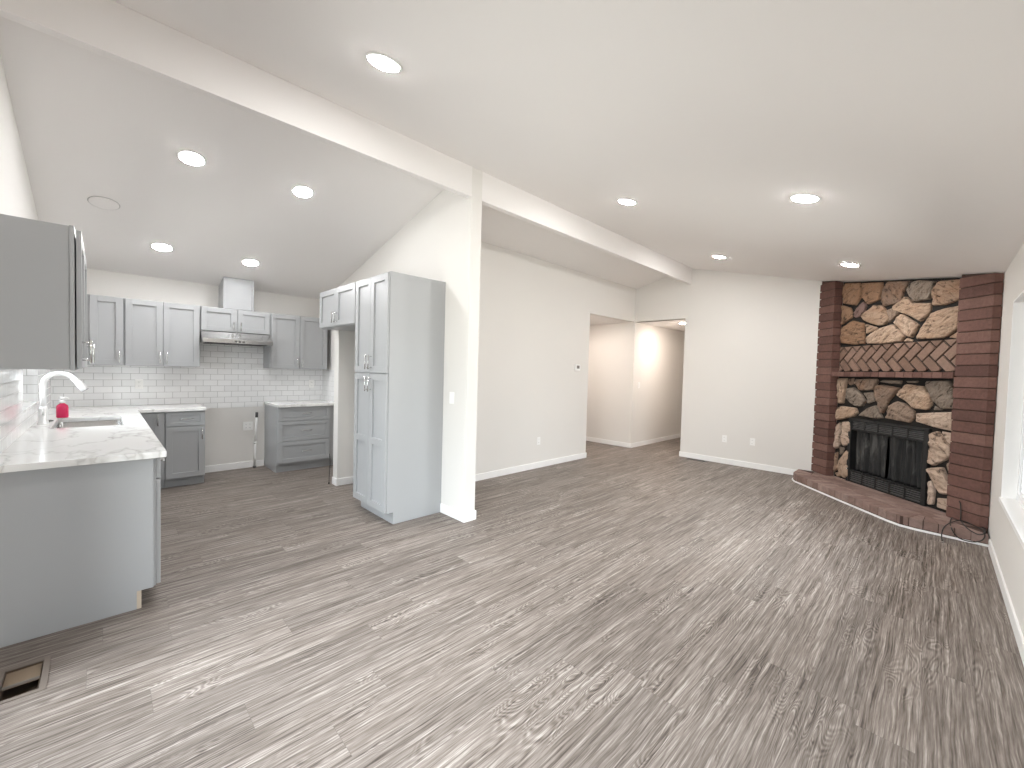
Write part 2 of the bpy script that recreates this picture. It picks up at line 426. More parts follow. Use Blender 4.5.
def east_window(name, y0, y1):
    wroot = window(name, 1, y0+.012, y1-.012, WZ0+.03, WZ1-.012, XE+.075, XE+.135, 2)
    struct('window_sill', boxes((XE-.012, XE+.14, y0, y1, WZ0-.002, WZ0+.03), bev=.003), 'white', wroot)
    struct('window_lining', boxes((XE-.002, XE+.14, y0, y0+.012, WZ0+.03, WZ1), (XE-.002, XE+.14, y1-.012, y1, WZ0+.03, WZ1), (XE-.002, XE+.14, y0+.012, y1-.012, WZ1-.012, WZ1)), 'white', wroot)
east_window('window_1', WY0, WY1)
east_window('window_added', EY0, EY1)  # unseen window, put in for daylight near the camera
sroot = window('window_2', 0, SX0+.01, SX1-.01, SZ0+.02, SZ1, YS-.14, YS-.105, 2)
struct('window_sill', boxes((SX0, SX1, YS-.14, YS+.008, SZ0-.002, SZ0+.02), bev=.002), 'quartz', sroot)
window('door_added', 0, DX0+.002, DX1-.002, .002, DZ-.002, YS-.11, YS-.03, 2)  # unseen door, put in for daylight from the south
# daylight sampled through the four openings (portals only guide the sky light)
def portal(x, y, z, sx, sy, rot):
    l = bpy.data.lights.new('sky_portal', 'AREA'); l.shape = 'RECTANGLE'; l.size = sx; l.size_y = sy; l.cycles.is_portal = True
    o = bpy.data.objects.new('sky_portal', l); COL.objects.link(o); o.location = (x, y, z); o.rotation_euler = rot
portal(XE+.16, (WY0+WY1)/2, (WZ0+WZ1)/2, WZ1-WZ0, WY1-WY0, (0, R(90), 0))
portal(XE+.16, (EY0+EY1)/2, (WZ0+WZ1)/2, WZ1-WZ0, EY1-EY0, (0, R(90), 0))
portal((SX0+SX1)/2, YS-.16, (SZ0+SZ1)/2, SX1-SX0, SZ1-SZ0, (R(90), 0, 0))
portal((DX0+DX1)/2, YS-.16, DZ/2, DX1-DX0, DZ, (R(90), 0, 0))


# baseboards
BH, BT = .088, .013
def bb(name, *runs):
    bm = NB()
    for r in runs:
        box(bm, r[0], r[1], r[2], r[3], .0, BH, .004)
    struct(name, bm, 'white')
bb('baseboard_dining', (XT, XT+BT, YK2, YJ+BT), (XT-.12, XT, YJ, YJ+BT), (XC-.02, XC+BT, YK2, YK2+BT), (XT, XC-.02, YK2, YK2+BT))
bb('baseboard_column', (-3.448, XC+BT, YK-BT, YK), (XC, XC+BT, YK, YK2))
bb('baseboard_back', (XJ-BT, -1.41, YN-BT, YN), (XJ-BT, XJ, YN, YN+.12))
bb('baseboard_hall', (-7.1, XT, YN-BT, YN), (XT, XT+BT, YN-BT, 10.4), (XT, XJ, 10.4-BT, 10.4))
bb('baseboard_west', (XW, XW+BT, .885, 1.625))
bb('baseboard_stub', (-5.008, -5.008+BT, 2.006-BT, YK), (-5.135, -5.008, 2.006-BT, 2.006), (-5.008+BT, -4.12, YK-BT, YK))
bb('baseboard_east', (XE-BT, XE, YS, 5.5))
bb('baseboard_south', (-3.19, DX0, YS, YS+BT), (DX1, XE-BT, YS, YS+BT))

# tiled backsplash
TT = .010
struct('wall_tile_west', boxes((XW, XW+TT, YS, .852, .914, 1.384), (XW, XW+TT, .852, 1.609, .845, 1.75), (XW, XW+TT, 1.609, YK, .914, 1.384)), 'tile_y')
struct('wall_tile_south', boxes((XW+TT, SX0, YS, YS+TT, .914, 1.384), (SX0, SX1, YS, YS+TT, .914, SZ0), (SX1, -3.17, YS, YS+TT, .914, 1.384)), 'tile_x')
struct('wall_tile_side', boxes((XW+TT, -5.985, YK-TT, YK, .914, 1.384)), 'tile_x')
struct('wall_tile_reveal', boxes((SX0, SX0+.008, YS-.105, YS, SZ0+.02, SZ1), (SX1-.008, SX1, YS-.105, YS, SZ0+.02, SZ1)), 'tile_y')

# ------------------------------------------------------------------ cabinets (built facing local -y, x to the right, origin at floor or bottom corner)
def shaker(bm, x0, x1, z0, z1, y=0.0, th=.02, st=.058, rails=(), rec=.015):
    """a framed door or drawer front with recessed flat panel: front face at y, back at y+th"""
    bv = .0015
    box(bm, x0, x0+st, y, y+th, z0, z1, bv); box(bm, x1-st, x1, y, y+th, z0, z1, bv)
    zs = [z0+st] + [q for r in rails for q in (r-st/2, r+st/2)] + [z1-st]
    box(bm, x0+st, x1-st, y, y+th, z0, z0+st, bv); box(bm, x0+st, x1-st, y, y+th, z1-st, z1, bv)
    for r in rails: box(bm, x0+st, x1-st, y, y+th, r-st/2, r+st/2, bv)
    for a, b in zip(zs[::2], zs[1::2]): box(bm, x0+st-.002, x1-st+.002, y+rec, y+th-.001, a-.002, b+.002)
def bar_handle(door, x, z, vert=True, L=.13, y=0.0):
    bm = NB(); r = .0055; so = .032; h = L/2
    if vert:
        tube(bm, [(x, y-so, z-h), (x, y-so, z+h)], r, 10)
        for q in (-.048, .048): tube(bm, [(x, y+.002, z+q*L/.13), (x, y-so, z+q*L/.13)], r*.8, 8)
    else:
        tube(bm, [(x-h, y-so, z), (x+h, y-so, z)], r, 10)
        for q in (-.048, .048): tube(bm, [(x+q*L/.13, y+.002, z), (x+q*L/.13, y-so, z)], r*.8, 8)
    return make('handle', bm, 'chrome', door)
def door(root, x0, x1, z0, z1, handle=None, y=0.0, rails=(), name='door', st=.058, vert=True, L=.13):
    bm = NB(); shaker(bm, x0, x1, z0, z1, y, rails=rails, st=st)
    d = make(name, bm, 'cabinet', root)
    if handle: bar_handle(d, handle[0], handle[1], vert, L, y)
    return d
G = .004
def body(root, x0, x1, y0, y1, z0, z1, name='body', mat='cabinet', bev=.0015):
    bm = NB(); box(bm, x0, x1, y0, y1, z0, z1, bev); return make(name, bm, mat, root)

XF = -6.319            # door faces of the west wall cabinets
UZ0, UZ1 = 1.384, 2.132
upd = XW*-1 + XF       # depth from door face to wall
def west_upper(y0, y1, z0, z1, label):
    """local x = world y - y0, local y=0 is the door face"""
    r = thing('wall_cabinet', (XF, y0, z0), R(90), label, 'cabinet', 'grey cabinets on the tiled range wall')
    body(r, 0, y1-y0, .021, upd-.002, 0, z1-z0)
    return r
H = UZ1-UZ0
c = west_upper(YS+.01, .166, UZ0, UZ1, 'single door grey wall cabinet in the corner above the pink soap')
door(c, .30, .166-YS-.018, .004, H-.004, (.166-YS-.018-.03, .10))
c = west_upper(.168, .850, UZ0, UZ1, 'two door grey wall cabinet between the corner cabinet and the range hood')
door(c, .010, .330, .004, H-.004, (.331-.03, .10)); door(c, .336, .672, .004, H-.004, (.335+.03, .10))
c = west_upper(.852, 1.610, 1.836, UZ1, 'short grey wall cabinet directly above the steel range hood')
h2 = UZ1-1.836
door(c, .006, .368, .004, h2-.004, (.368-.03, .075), L=.10); door(c, .388, .752, .004, h2-.004, (.388+.03, .075), L=.10)
c = west_upper(1.612, 2.372, UZ0, UZ1, 'two door grey wall cabinet between the range hood and the side tile')
door(c, .012, .370, .004, H-.004, (.370-.03, .10)); door(c, .376, .748, .004, H-.004, (.376+.03, .10))

# boxed duct above the hood cabinet
r = thing('duct_cover', (XF, 1.082, UZ1), R(90), 'grey boxed duct cover rising from the hood cabinet to the ceiling', 'duct cover')
zt0 = ceil_z(XF)-UZ1; zt1 = ceil_z(XW)-UZ1; dw = .335
bm = NB(); prism(bm, [(.012, 0.001), (upd-.002, 0.001), (upd-.002, zt1-.004), (.012, zt0-.004-.003)], 0, .004, dw-.004); make('body', bm, 'cabinet', r)
bm = NB(); box(bm, 0, .022, 0, .034, .001, zt0-.012, .0015); make('corner_strip', bm, 'cabinet', r)
bm = NB(); box(bm, dw-.022, dw, 0, .034, .001, zt0-.012, .0015); make('corner_strip', bm, 'cabinet', r)

# range hood
r = thing('range_hood', (XW, .852, 1.69), R(90), 'low stainless steel range hood under the short grey cabinet', 'range hood')
hw = .758
bm = NB(); prism(bm, [(-.012, .0), (-.012, .143), (-.335, .143), (-.475, .048), (-.475, .0)], 0, .001, hw-.001, .003); make('shell', bm, 'steel', r)
bm = NB(); box(bm, .06, hw-.06, -.42, -.08, -.006, .004); make('filter', bm, 'gap', r)
bm = NB()
for i in range(3): box(bm, .33+i*.04, .355+i*.04, -.479, -.473, .015, .03, .002)
make('switch_panel', bm, 'dark_plastic', r)

# base cabinets, west wall
BF = -6.034; bd = -XW + BF
r = thing('base_cabinet', (BF, .225, 0), R(90), 'grey corner base cabinet beside the single drawer unit, mostly behind the sink counter', 'cabinet')
body(r, 0, .268, .021, bd-.003, .105, .878); door(r, .02, .235, .115, .868, (.205, .79))
body(r, 0, .268, .075, .09, .0, .105, 'toe_kick', 'toe')
r = thing('base_cabinet', (BF, .495, 0), R(90), 'grey base cabinet with one drawer over one door, left of the range gap', 'cabinet')
body(r, 0, .367, .021, bd-.003, .105, .878)
body(r, 0, .367, .075, .09, .0, .105, 'toe_kick', 'toe')
door(r, .006, .361, .112, .700, (.333, .61))
door(r, .006, .361, .708, .872, (.185, .79), name='drawer', vert=False, st=.040)
r = thing('base_cabinet', (BF, 1.632, 0), R(90), 'grey three drawer base cabinet right of the range gap', 'cabinet')
bm = NB(); prism(bm, [(.021, .105), (.021, .878), (bd-.003, .878), (bd-.003, 0), (.078, 0), (.078, .105)], 0, 0, .79, .001); make('body', bm, 'cabinet', r)
dwid = .672
for z0, z1, st in ((.693, .872, .042), (.420, .688, .052), (.130, .415, .055)):
    door(r, .008, dwid, z0, z1, (.355, (z0+z1)/2+.005), name='drawer', vert=False, st=st)

# sink run along the south wall (doors face north)
SF = .243
def sink_base(x1, x0, label):
    r = thing('base_cabinet', (x1, SF, 0), R(180), label, 'cabinet', 'grey cabinets of the sink run')
    return r
r = sink_base(-3.215, -3.80, 'grey base cabinet behind the plain end panel, one drawer over a door')
w_ = .585; sd = SF - YS
body(r, 0, w_, .021, sd-.004, .105, .878)
body(r, .0, w_, .10, .115, 0, .105, 'toe_kick', 'toe')
door(r, .006, w_-.006, .112, .740, (w_-.04, .65)); door(r, .006, w_-.006, .748, .872, (w_/2, .81), name='drawer', vert=False, st=.04)
bm = NB(); prism(bm, [(.034, .105), (.034, .878), (sd-.002, .878), (sd-.002, 0), (.108, 0), (.108, .105)], 0, -.019, -.001, .001)
make('end_panel', bm, 'cabinet', r)
bm = NB(); box(bm, -.018, -.001, .088, .1075, .0005, .104); make('raw_edge', bm, 'raw_wood', r)
r = sink_base(-3.80, -4.62, 'grey two door base cabinet between the end cabinet and the sink cabinet'); w_ = .815
body(r, .002, w_, .021, sd-.004, .105, .878); body(r, .002, w_, .10, .115, 0, .105, 'toe_kick', 'toe')
door(r, .006, w_/2-.002, .112, .872, (w_/2-.035, .78)); door(r, w_/2+.002, w_-.006, .112, .872, (w_/2+.035, .78))
r = sink_base(-4.62, -5.50, 'grey two door sink base cabinet under the steel sink'); w_ = .88
bm = NB()
for b in ((.002, .02, .021, sd-.004, .105, .878), (w_-.02, w_-.001, .021, sd-.004, .105, .878), (.02, w_-.02, .021, sd-.004, .105, .123), (.02, w_-.02, .021, .04, .123, .878), (.02, w_-.02, sd-.02, sd-.004, .123, .878)): box(bm, *b)
make('body', bm, 'cabinet', r); body(r, .002, w_, .10, .115, 0, .105, 'toe_kick', 'toe')
door(r, .006, w_/2-.002, .112, .872, (w_/2-.035, .78)); door(r, w_/2+.002, w_-.006, .112, .872, (w_/2+.035, .78))

# wall cabinet over the sink counter, end towards the camera
UX = -3.196
r = thing('wall_cabinet', (UX, -.080, UZ0), R(180), 'large grey wall cabinet over the sink counter, plain end facing the room', 'cabinet')
ud = -.080 - YS; uw = 1.06
body(r, 0, uw, .044, ud-.002, 0, H, bev=.001)
bm = NB()
for b in ((-.004, .042, .026, .0435, -.004, H+.004), (uw-.042, uw, .026, .0435, -.004, H+.004), (.042, uw-.042, .026, .0435, H-.038, H+.004), (.042, uw-.042, .026, .0435, -.004, .038)): box(bm, *b, bev=.001)
make('face_frame', bm, 'cabinet', r)
door(r, .016, uw/2-.003, .006, H-.012, (.05, .10)); door(r, uw/2+.003, uw-.014, .006, H-.012, (uw-.05, .10))

# pantry and cabinet above the fridge space (doors face south)
PF = 1.81; PZ = 2.298
r = thing('pantry_cabinet', (-4.120, PF, 0), 0, 'tall grey four door pantry cabinet against the kitchen wall end', 'cabinet')
pw = .672; pd = YK-PF
bm = NB(); prism(bm, [(.022, .110), (.022, PZ), (pd-.002, PZ), (pd-.002, 0), (.088, 0), (.088, .110)], 0, 0, pw, .0015); make('body', bm, 'cabinet', r)
hm = pw/2
for a, b, hx in ((.006, hm-.002, hm-.032), (hm+.002, pw-.006, hm+.032)):
    door(r, a, b, .118, 1.379, (hx, 1.279), rails=(.746,), st=.062, L=.14)
    door(r, a, b, 1.387, PZ-.010, (hx, 1.487), st=.062, L=.14)
r = thing('fridge_cabinet', (-5.100, PF, 1.869), 0, 'short two door grey cabinet over the empty fridge space, joined to the pantry', 'cabinet')
fw_ = .978; fh = PZ-1.869
body(r, 0, fw_, .022, pd-.002, 0.0, fh)
door(r, .008, fw_/2-.002, .010, fh-.010, (fw_/2-.035, .10), L=.12); door(r, fw_/2+.002, fw_-.008, .010, fh-.010, (fw_/2+.035, .10), L=.12)

# ------------------------------------------------------------------ countertops, sink, faucet
CZ0, CZ1 = .879, .914
KX0, KX1, KY0, KY1 = -5.40, -4.645, -.285, .12
CX1, CY1, CXF, CYR = -3.155, .266, -5.999, .868
bm = NB()
def slab(pts):
    prism(bm, pts, 2, CZ0, CZ1)
x0, y0 = XW+.001, YS+.001
xs = [x0, CXF, KX0, KX1, CX1]; ys = [y0, KY0, KY1, CY1, CYR]
grid = {}
def gv(i, j, z):
    if (i, j, z) not in grid: grid[(i, j, z)] = bm.verts.new((xs[i], ys[j], z))
    return grid[(i, j, z)]
cells = [(i, j) for i in range(4) for j in range(4) if (j < 3 or i == 0) and not (i == 2 and j == 1)]
cs = set(cells)
for i, j in cells:
    bm.faces.new([gv(i, j, CZ1), gv(i+1, j, CZ1), gv(i+1, j+1, CZ1), gv(i, j+1, CZ1)])
    bm.faces.new([gv(i, j, CZ0), gv(i, j+1, CZ0), gv(i+1, j+1, CZ0), gv(i+1, j, CZ0)])
    for di, dj, a, b in ((0, -1, (i, j), (i+1, j)), (1, 0, (i+1, j), (i+1, j+1)), (0, 1, (i+1, j+1), (i, j+1)), (-1, 0, (i, j+1), (i, j))):
        if (i+di, j+dj) not in cs:
            bm.faces.new([gv(*a, CZ0), gv(*b, CZ0), gv(*b, CZ1), gv(*a, CZ1)])
bmesh.ops.recalc_face_normals(bm, faces=bm.faces[:])
sharp = [e for e in bm.edges if len(e.link_faces) == 2 and e.calc_face_angle() > .5]
bmesh.ops.bevel(bm, geom=sharp, offset=.003, segments=2, affect='EDGES')
tag(make('countertop', bm, 'quartz'), 'white veined quartz countertop of the sink run, turning the corner to the range gap', 'countertop')
bm = NB(); box(bm, XW+.001, -5.999, 1.622, YK-TT-.001, CZ0, CZ1, .003)
tag(make('countertop', bm, 'quartz'), 'small white quartz countertop on the three drawer cabinet', 'countertop')

# undermount sink
r = thing('kitchen_sink', ((KX0+KX1)/2, (KY0+KY1)/2, .66), 0, 'rectangular stainless steel sink set into the white countertop', 'sink')
sx, sy = (KX1-KX0)/2, (KY1-KY0)/2
def rrect(hx, hy, rad, n=6):
    out = []
    for cx, cy_, a0 in ((hx-rad, hy-rad, 0), (-hx+rad, hy-rad, 90), (-hx+rad, -hy+rad, 180), (hx-rad, -hy+rad, 270)):
        for k in range(n+1):
            a = R(a0+90*k/n); out.append((cx+rad*math.cos(a), cy_+rad*math.sin(a)))
    return out
bm = NB(); rings = []
for hx, hy, rad, z in ((sx+.025, sy+.025, .05, .2185), (sx-.002, sy-.002, .05, .2185), (sx-.006, sy-.006, .05, .06), (sx-.03, sy-.03, .04, .025), (.05, .05, .049, .018)):
    rings.append([bm.verts.new((x, y, z)) for x, y in rrect(hx, hy, rad)])
for a, b in zip(rings, rings[1:]):
    n = len(a)
    for k in range(n):
        f = bm.faces.new((a[k], a[(k+1) % n], b[(k+1) % n], b[k])); f.smooth = True
bm.faces.new(rings[-1]); make('basin', bm, 'steel', r)
bm = NB(); lathe(bm, [(.045, .0185), (.045, .022), (.036, .0225), (.03, .0195), (.004, .0195)], 24); make('drain', bm, 'chrome', r)

# gooseneck faucet
fx, fy = -4.99, -.342
r = thing('faucet', (fx, fy, CZ1+.0006), 0, 'steel gooseneck faucet coloured highlight white with a pull-down head behind the sink', 'faucet')
bm = NB(); lathe(bm, [(.034, 0), (.034, .008), (.029, .014), (.028, .12), (.0225, .135), (.020, .14)], 24); make('base', bm, 'faucet', r)
bm = NB()
path = [(0, 0, .12), (0, 0, .22), (0, 0, .30)] + [(0, .092-.092*math.cos(R(a)), .315+.092*math.sin(R(a))) for a in range(10, 151, 10)]
tube(bm, path, .0185, 14); make('spout', bm, 'faucet', r)
e0 = Vector(path[-1]); dr = (e0-Vector(path[-2])).normalized()
bm = NB(); tube(bm, [e0-dr*.01, e0+dr*.02, e0+dr*.06, e0+dr*.105, e0+dr*.11], [.0195, .022, .026, .030, .026], 16); hd = make('spray_head', bm, 'faucet', r)
bm = NB(); tube(bm, [e0+dr*.109, e0+dr*.113], [.024, .022], 16); make('nozzle', bm, 'dark_plastic', hd)
bm = NB(); tube(bm, [(.02, 0, .075), (.045, 0, .078)], .011, 12); tube(bm, [(.045, 0, .078), (.075, .0, .12)], [.006, .0045], 10); make('lever', bm, 'faucet', r)

# soap bottle
r = thing('soap_bottle', (-5.475, -.262, CZ1+.0006), 0, 'pink liquid soap bottle with a white pump behind the sink', 'soap bottle')
bm = NB(); rings = []
for hx, hy, rad, z in ((.034, .024, .02, 0), (.0385, .0275, .024, .006), (.0385, .0275, .024, .092), (.034, .025, .022, .110), (.018, .016, .0155, .125), (.0155, .0155, .015, .131)):
    rings.append([bm.verts.new((y, x, z)) for x, y in rrect(hx, hy, rad, 5)])
for a, b in zip(rings, rings[1:]):
    n = len(a)
    for k in range(n):
        f = bm.faces.new((a[k], a[(k+1) % n], b[(k+1) % n], b[k])); f.smooth = True
bm.faces.new(rings[0]); bm.faces.new(rings[-1]); make('bottle', bm, 'soap', r)
bm = NB(); lathe(bm, [(.019, .1305), (.019, .150), (.009, .152), (.009, .166), (.019, .168), (.020, .182), (.006, .185)], 20)
tube(bm, [(0, 0, .176), (0, .03, .176), (0, .042, .168)], .0065, 10); make('pump', bm, 'plastic', r)
bm = NB(); lathe(bm, [(.036, 0), (.036, .006), (.030, .008), (.008, .009), (.007, .02), (.004, .022)], 24)
tag(make('sink_stopper', bm, 'rubber', loc=(-5.20, -.335, CZ1+.0006)), 'small black rubber stopper lying between the faucet and the soap', 'stopper')

# ------------------------------------------------------------------ outlets, switches, thermostat, vents
def plate(name, loc, rotz, label, cat, kind='duplex', w_=.072, h_=.115, mat='plastic', group=None):
    """wall plate facing local -y, centre at loc"""
    r = thing(name, loc, rotz, label, cat, group)
    bm = NB(); box(bm, -w_/2, w_/2, -.006, -.0004, -h_/2, h_/2, .0025); make('cover_plate', bm, mat, r)
    if kind == 'duplex':
        for z in (-.024, .024):
            bm = NB(); box(bm, -.017, .017, -.008, -.006, z-.014, z+.014, .002); s = make('socket', bm, mat, r)
            bm = NB(); box(bm, -.008, -.0055, -.0085, -.0078, z-.004, z+.006); box(bm, .0055, .008, -.0085, -.0078, z-.004, z+.006); make('slot', bm, 'dark_plastic', s)
    elif kind == 'rocker':
        bm = NB(); box(bm, -.0165, .0165, -.010, -.006, -.033, .033, .002); make('rocker', bm, mat, r)
    elif kind == 'quad':
        for x in (-.023, .023):
            for z in (-.024, .024):
                bm = NB(); box(bm, x-.015, x+.015, -.008, -.006, z-.014, z+.014, .002); s = make('socket', bm, mat, r)
                bm = NB(); box(bm, x-.007, x-.0045, -.0085, -.0078, z-.004, z+.006); box(bm, x+.0045, x+.007, -.0085, -.0078, z-.004, z+.006); make('slot', bm, 'dark_plastic', s)
    return r
plate('outlet', (XW+TT, .305, 1.165), R(90), 'white outlet on the tile under the two door wall cabinet', 'outlet')
plate('outlet', (XW+TT, 2.255, 1.16), R(90), 'white outlet on the tile above the small countertop', 'outlet')
plate('outlet', (XW, 1.43, .580), R(90), 'square double outlet low in the range gap wall', 'outlet', 'quad', .118, .118)
plate('light_switch', (-3.304, YK, 1.16), 0, 'white rocker switch on the kitchen wall end beside the pantry', 'switch', 'rocker')
plate('outlet', (XT, 4.637, .405), R(90), 'white outlet low on the thermostat wall', 'outlet')
plate('outlet', (-2.427, YN, .412), 0, 'white outlet low on the back wall, nearer the hall opening', 'outlet')
plate('outlet', (-2.011, YN, .418), 0, 'white outlet low on the back wall, nearer the fireplace', 'outlet')
plate('light_switch', (XT, 7.56, 1.22), R(90), 'white switch inside the hall beside its near corner', 'switch', 'rocker')
r = thing('thermostat', (XT, 5.52, 1.521), R(90), 'white wall thermostat with a small grey screen beside the hall opening', 'thermostat')
bm = NB(); box(bm, -.065, .065, -.026, -.0004, -.05, .05, .006); make('housing', bm, 'plastic', r)
bm = NB(); box(bm, -.030, .040, -.028, -.0255, -.018, .032, .001); make('screen', bm, 'grey_screen', r)
# gas riser in the range gap
r = thing('gas_pipe', (XW+.055, 1.512, 0), 0, 'thin white pipe standing in the range gap with a dark cap', 'pipe')
bm = NB(); tube(bm, [(0, -.012, .004), (0, -.006, .34)], .014, 12); tube(bm, [(0, -.006, .33), (0, -.006, .36)], .018, 12); tube(bm, [(0, -.006, .36), (0, .01, .71)], .013, 12); make('tube', bm, 'plastic', r)
bm = NB(); tube(bm, [(0, .0095, .70), (0, .011, .77)], .017, 12); make('cap', bm, 'grey_iron', r)
bm = NB(); tube(bm, [(0, -.012, .001), (0, -.012, .025)], .02, 12); make('foot', bm, 'grey_iron', r)
r = thing('supply_tube', (-5.150, 1.965, 0), 0, 'thin dark tube standing between the drawer cabinet and the stub wall', 'pipe')
bm = NB(); tube(bm, smooth_path([(0, .0, .006), (.0, .004, .12), (.002, .010, .25), (0, .004, .37)], 5), .004, 8); make('tube', bm, 'rubber', r)
bm = NB(); tube(bm, [(0, 0, .0015), (0, 0, .02)], .009, 12); make('valve', bm, 'black_iron', r)
# open floor duct by the end panel
r = thing('floor_duct', ((VX0+VX1)/2, (VY0+VY1)/2, 0), 0, 'uncovered floor duct opening beside the sink cabinet end panel', 'vent')
hx, hy = (VX1-VX0)/2, (VY1-VY0)/2
bm = NB(); e = .022
for b in ((-hx-e, hx+e, -hy-e, -hy, .0003, .003), (-hx-e, hx+e, hy, hy+e, .0003, .003), (-hx-e, -hx, -hy, hy, .0003, .003), (hx, hx+e, -hy, hy, .0003, .003)): box(bm, *b)
make('rim', bm, 'rim', r)
bm = NB(); t = .002; hx -= .003; hy -= .003
for b in ((-hx, hx, -hy, -hy+t, -.055, .0), (-hx, hx, hy-t, hy, -.055, .0), (-hx, -hx+t, -hy+t, hy-t, -.055, .0), (hx-t, hx, -hy+t, hy-t, -.055, .0), (-hx, hx, -hy, hy, -.058, -.055)): box(bm, *b)
make('duct', bm, 'duct_dark', r)
bm = NB(); box(bm, -hx+.002, .012, -hy+.002, hy-.002, -.014, -.008); make('lit_half', bm, 'duct_lit_brown', r)  # stand-in panel for the half of the duct that catches light
bm = NB(); box(bm, .010, .016, -hy+.002, hy-.002, -.008, .001); make('divider', bm, 'rim', r)
# small register by the back wall
r = thing('floor_register', (-2.82, 7.215, 0), 0, 'narrow dark floor register in front of the back wall', 'vent')
bm = NB(); box(bm, -.165, .165, -.05, .05, .0006, .004, .001); make('frame', bm, 'grey_iron', r)
bm = NB()
for i in range(26): box(bm, -.15+i*.0115, -.1435+i*.0115, -.038, .038, .004, .0055)
make('louvre', bm, 'black_iron', r)

# ------------------------------------------------------------------ ceiling lights
def slope(x): return math.atan(.2518) if x > XC else -math.atan(.24663)
def light(x, y, label, group='recessed ceiling lights', flat=False, mat='lamp'):
    z = HZ if flat else ceil_z(x)
    r = thing('recessed_light', (x, y, z-.0008), 0, label, 'ceiling light', group)
    if not flat: r.rotation_euler = (0, slope(x), 0)
    bm = NB(); lathe(bm, [(.077, -.001), (.077, -.005), (.086, -.006), (.096, -.0035), (.098, 0), (.077, 0)], 40); make('trim_ring', bm, 'white', r)
    bm = NB(); lathe(bm, [(.0765, -.001), (.0765, -.006), (.070, -.0095), (.05, -.011), (.02, -.0118), (.003, -.012)], 40); make('diffuser', bm, mat, r)
    return r
light(-2.138, 1.076, 'round recessed light nearest the camera, high on the slope beside the ridge beam')
light(-2.117, 3.528, 'round recessed light close beside the ridge beam, just beyond the kitchen wall end')
light(-.706, 3.521, 'large looking recessed light in the middle of the ceiling slope towards the fireplace')
light(-2.159, 6.004, 'small recessed light near the far end of the ridge beam')
light(-.734, 5.902, 'recessed light just in front of the fireplace top')
light(-4.207, .507, 'kitchen recessed light above the sink run, on the ridge side', mat='kitchen_lamp')
light(-4.21, 1.335, 'kitchen recessed light above the pantry front, on the ridge side', mat='kitchen_lamp')
light(-5.828, .452, 'kitchen recessed light near the corner wall cabinets', mat='kitchen_lamp')
light(-5.83, 1.268, 'kitchen recessed light just above the duct cover', mat='kitchen_lamp')
light(-3.445, 7.95, 'recessed light inside the hall, partly behind the opening edge', flat=True, mat='hall_lamp')
light(-4.8, 6.35, 'unseen recessed light in the side hall ceiling, behind the thermostat wall', flat=True, mat='hall_lamp')  # out of view; put in to light the side hall
r = thing('ceiling_cover', (-5.181, .011, ceil_z(-5.181)-.0008), 0, 'blank round white cover plate on the kitchen ceiling', 'cover plate')
r.rotation_euler = (0, slope(-5), 0)
bm = NB(); lathe(bm, [(.098, 0), (.098, -.004), (.094, -.006), (.003, -.007)], 40); make('disc', bm, 'ceiling', r)
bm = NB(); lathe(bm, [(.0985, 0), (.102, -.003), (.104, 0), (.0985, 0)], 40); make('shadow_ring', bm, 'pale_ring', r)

# ------------------------------------------------------------------ fireplace (local x along the face, y into the corner, z up)
FPX = -1.24
FP = thing('fireplace', (FPX, YN, 0), R(-45), 'tall corner fireplace of dark red brick and tan stone with a raised hearth', 'fireplace')
def fceil(u, v): return ceil_z(FPX + (u+v)/2**.5) - .004
HT = .108
rb = random.Random(3)
def brick_poly(bm, pts, z0, z1, jit=.003, bev=.005):
    """one brick: plan polygon, heights per plan point may follow the ceiling"""
    p = [(x+rb.uniform(-jit, jit), y+rb.uniform(-jit, jit)*.8) for x, y in pts]
    b = [min(z1, fceil(*q)) for q in p]
    if min(b) - z0 < .012: return
    a = [z0]*len(p)
    prism(bm, p, 2, a, b, bev)
def pillar(pts, mortar):
    bm = NB(); pitch = .107; z = HT
    while z < 2.9:
        brick_poly(bm, pts, z+.004, z+pitch-.005); z += pitch
    o = make('brick_pillar', bm, 'brick', FP)
    bm = NB(); prism(bm, mortar, 2, HT, [fceil(*q)-.002 for q in mortar]); make('mortar', bm, 'brick_mortar', o)
pillar([(.010, 0), (.292, 0), (.292, .115), (.125, .115)], [(.03, .010), (.284, .010), (.284, .118), (.138, .118)])
pillar([(1.905, 0), (2.205, 0), (2.244, .039), (2.168, .115), (1.905, .115)], [(1.912, .010), (2.198, .010), (2.236, .044), (2.162, .114), (1.912, .114)])
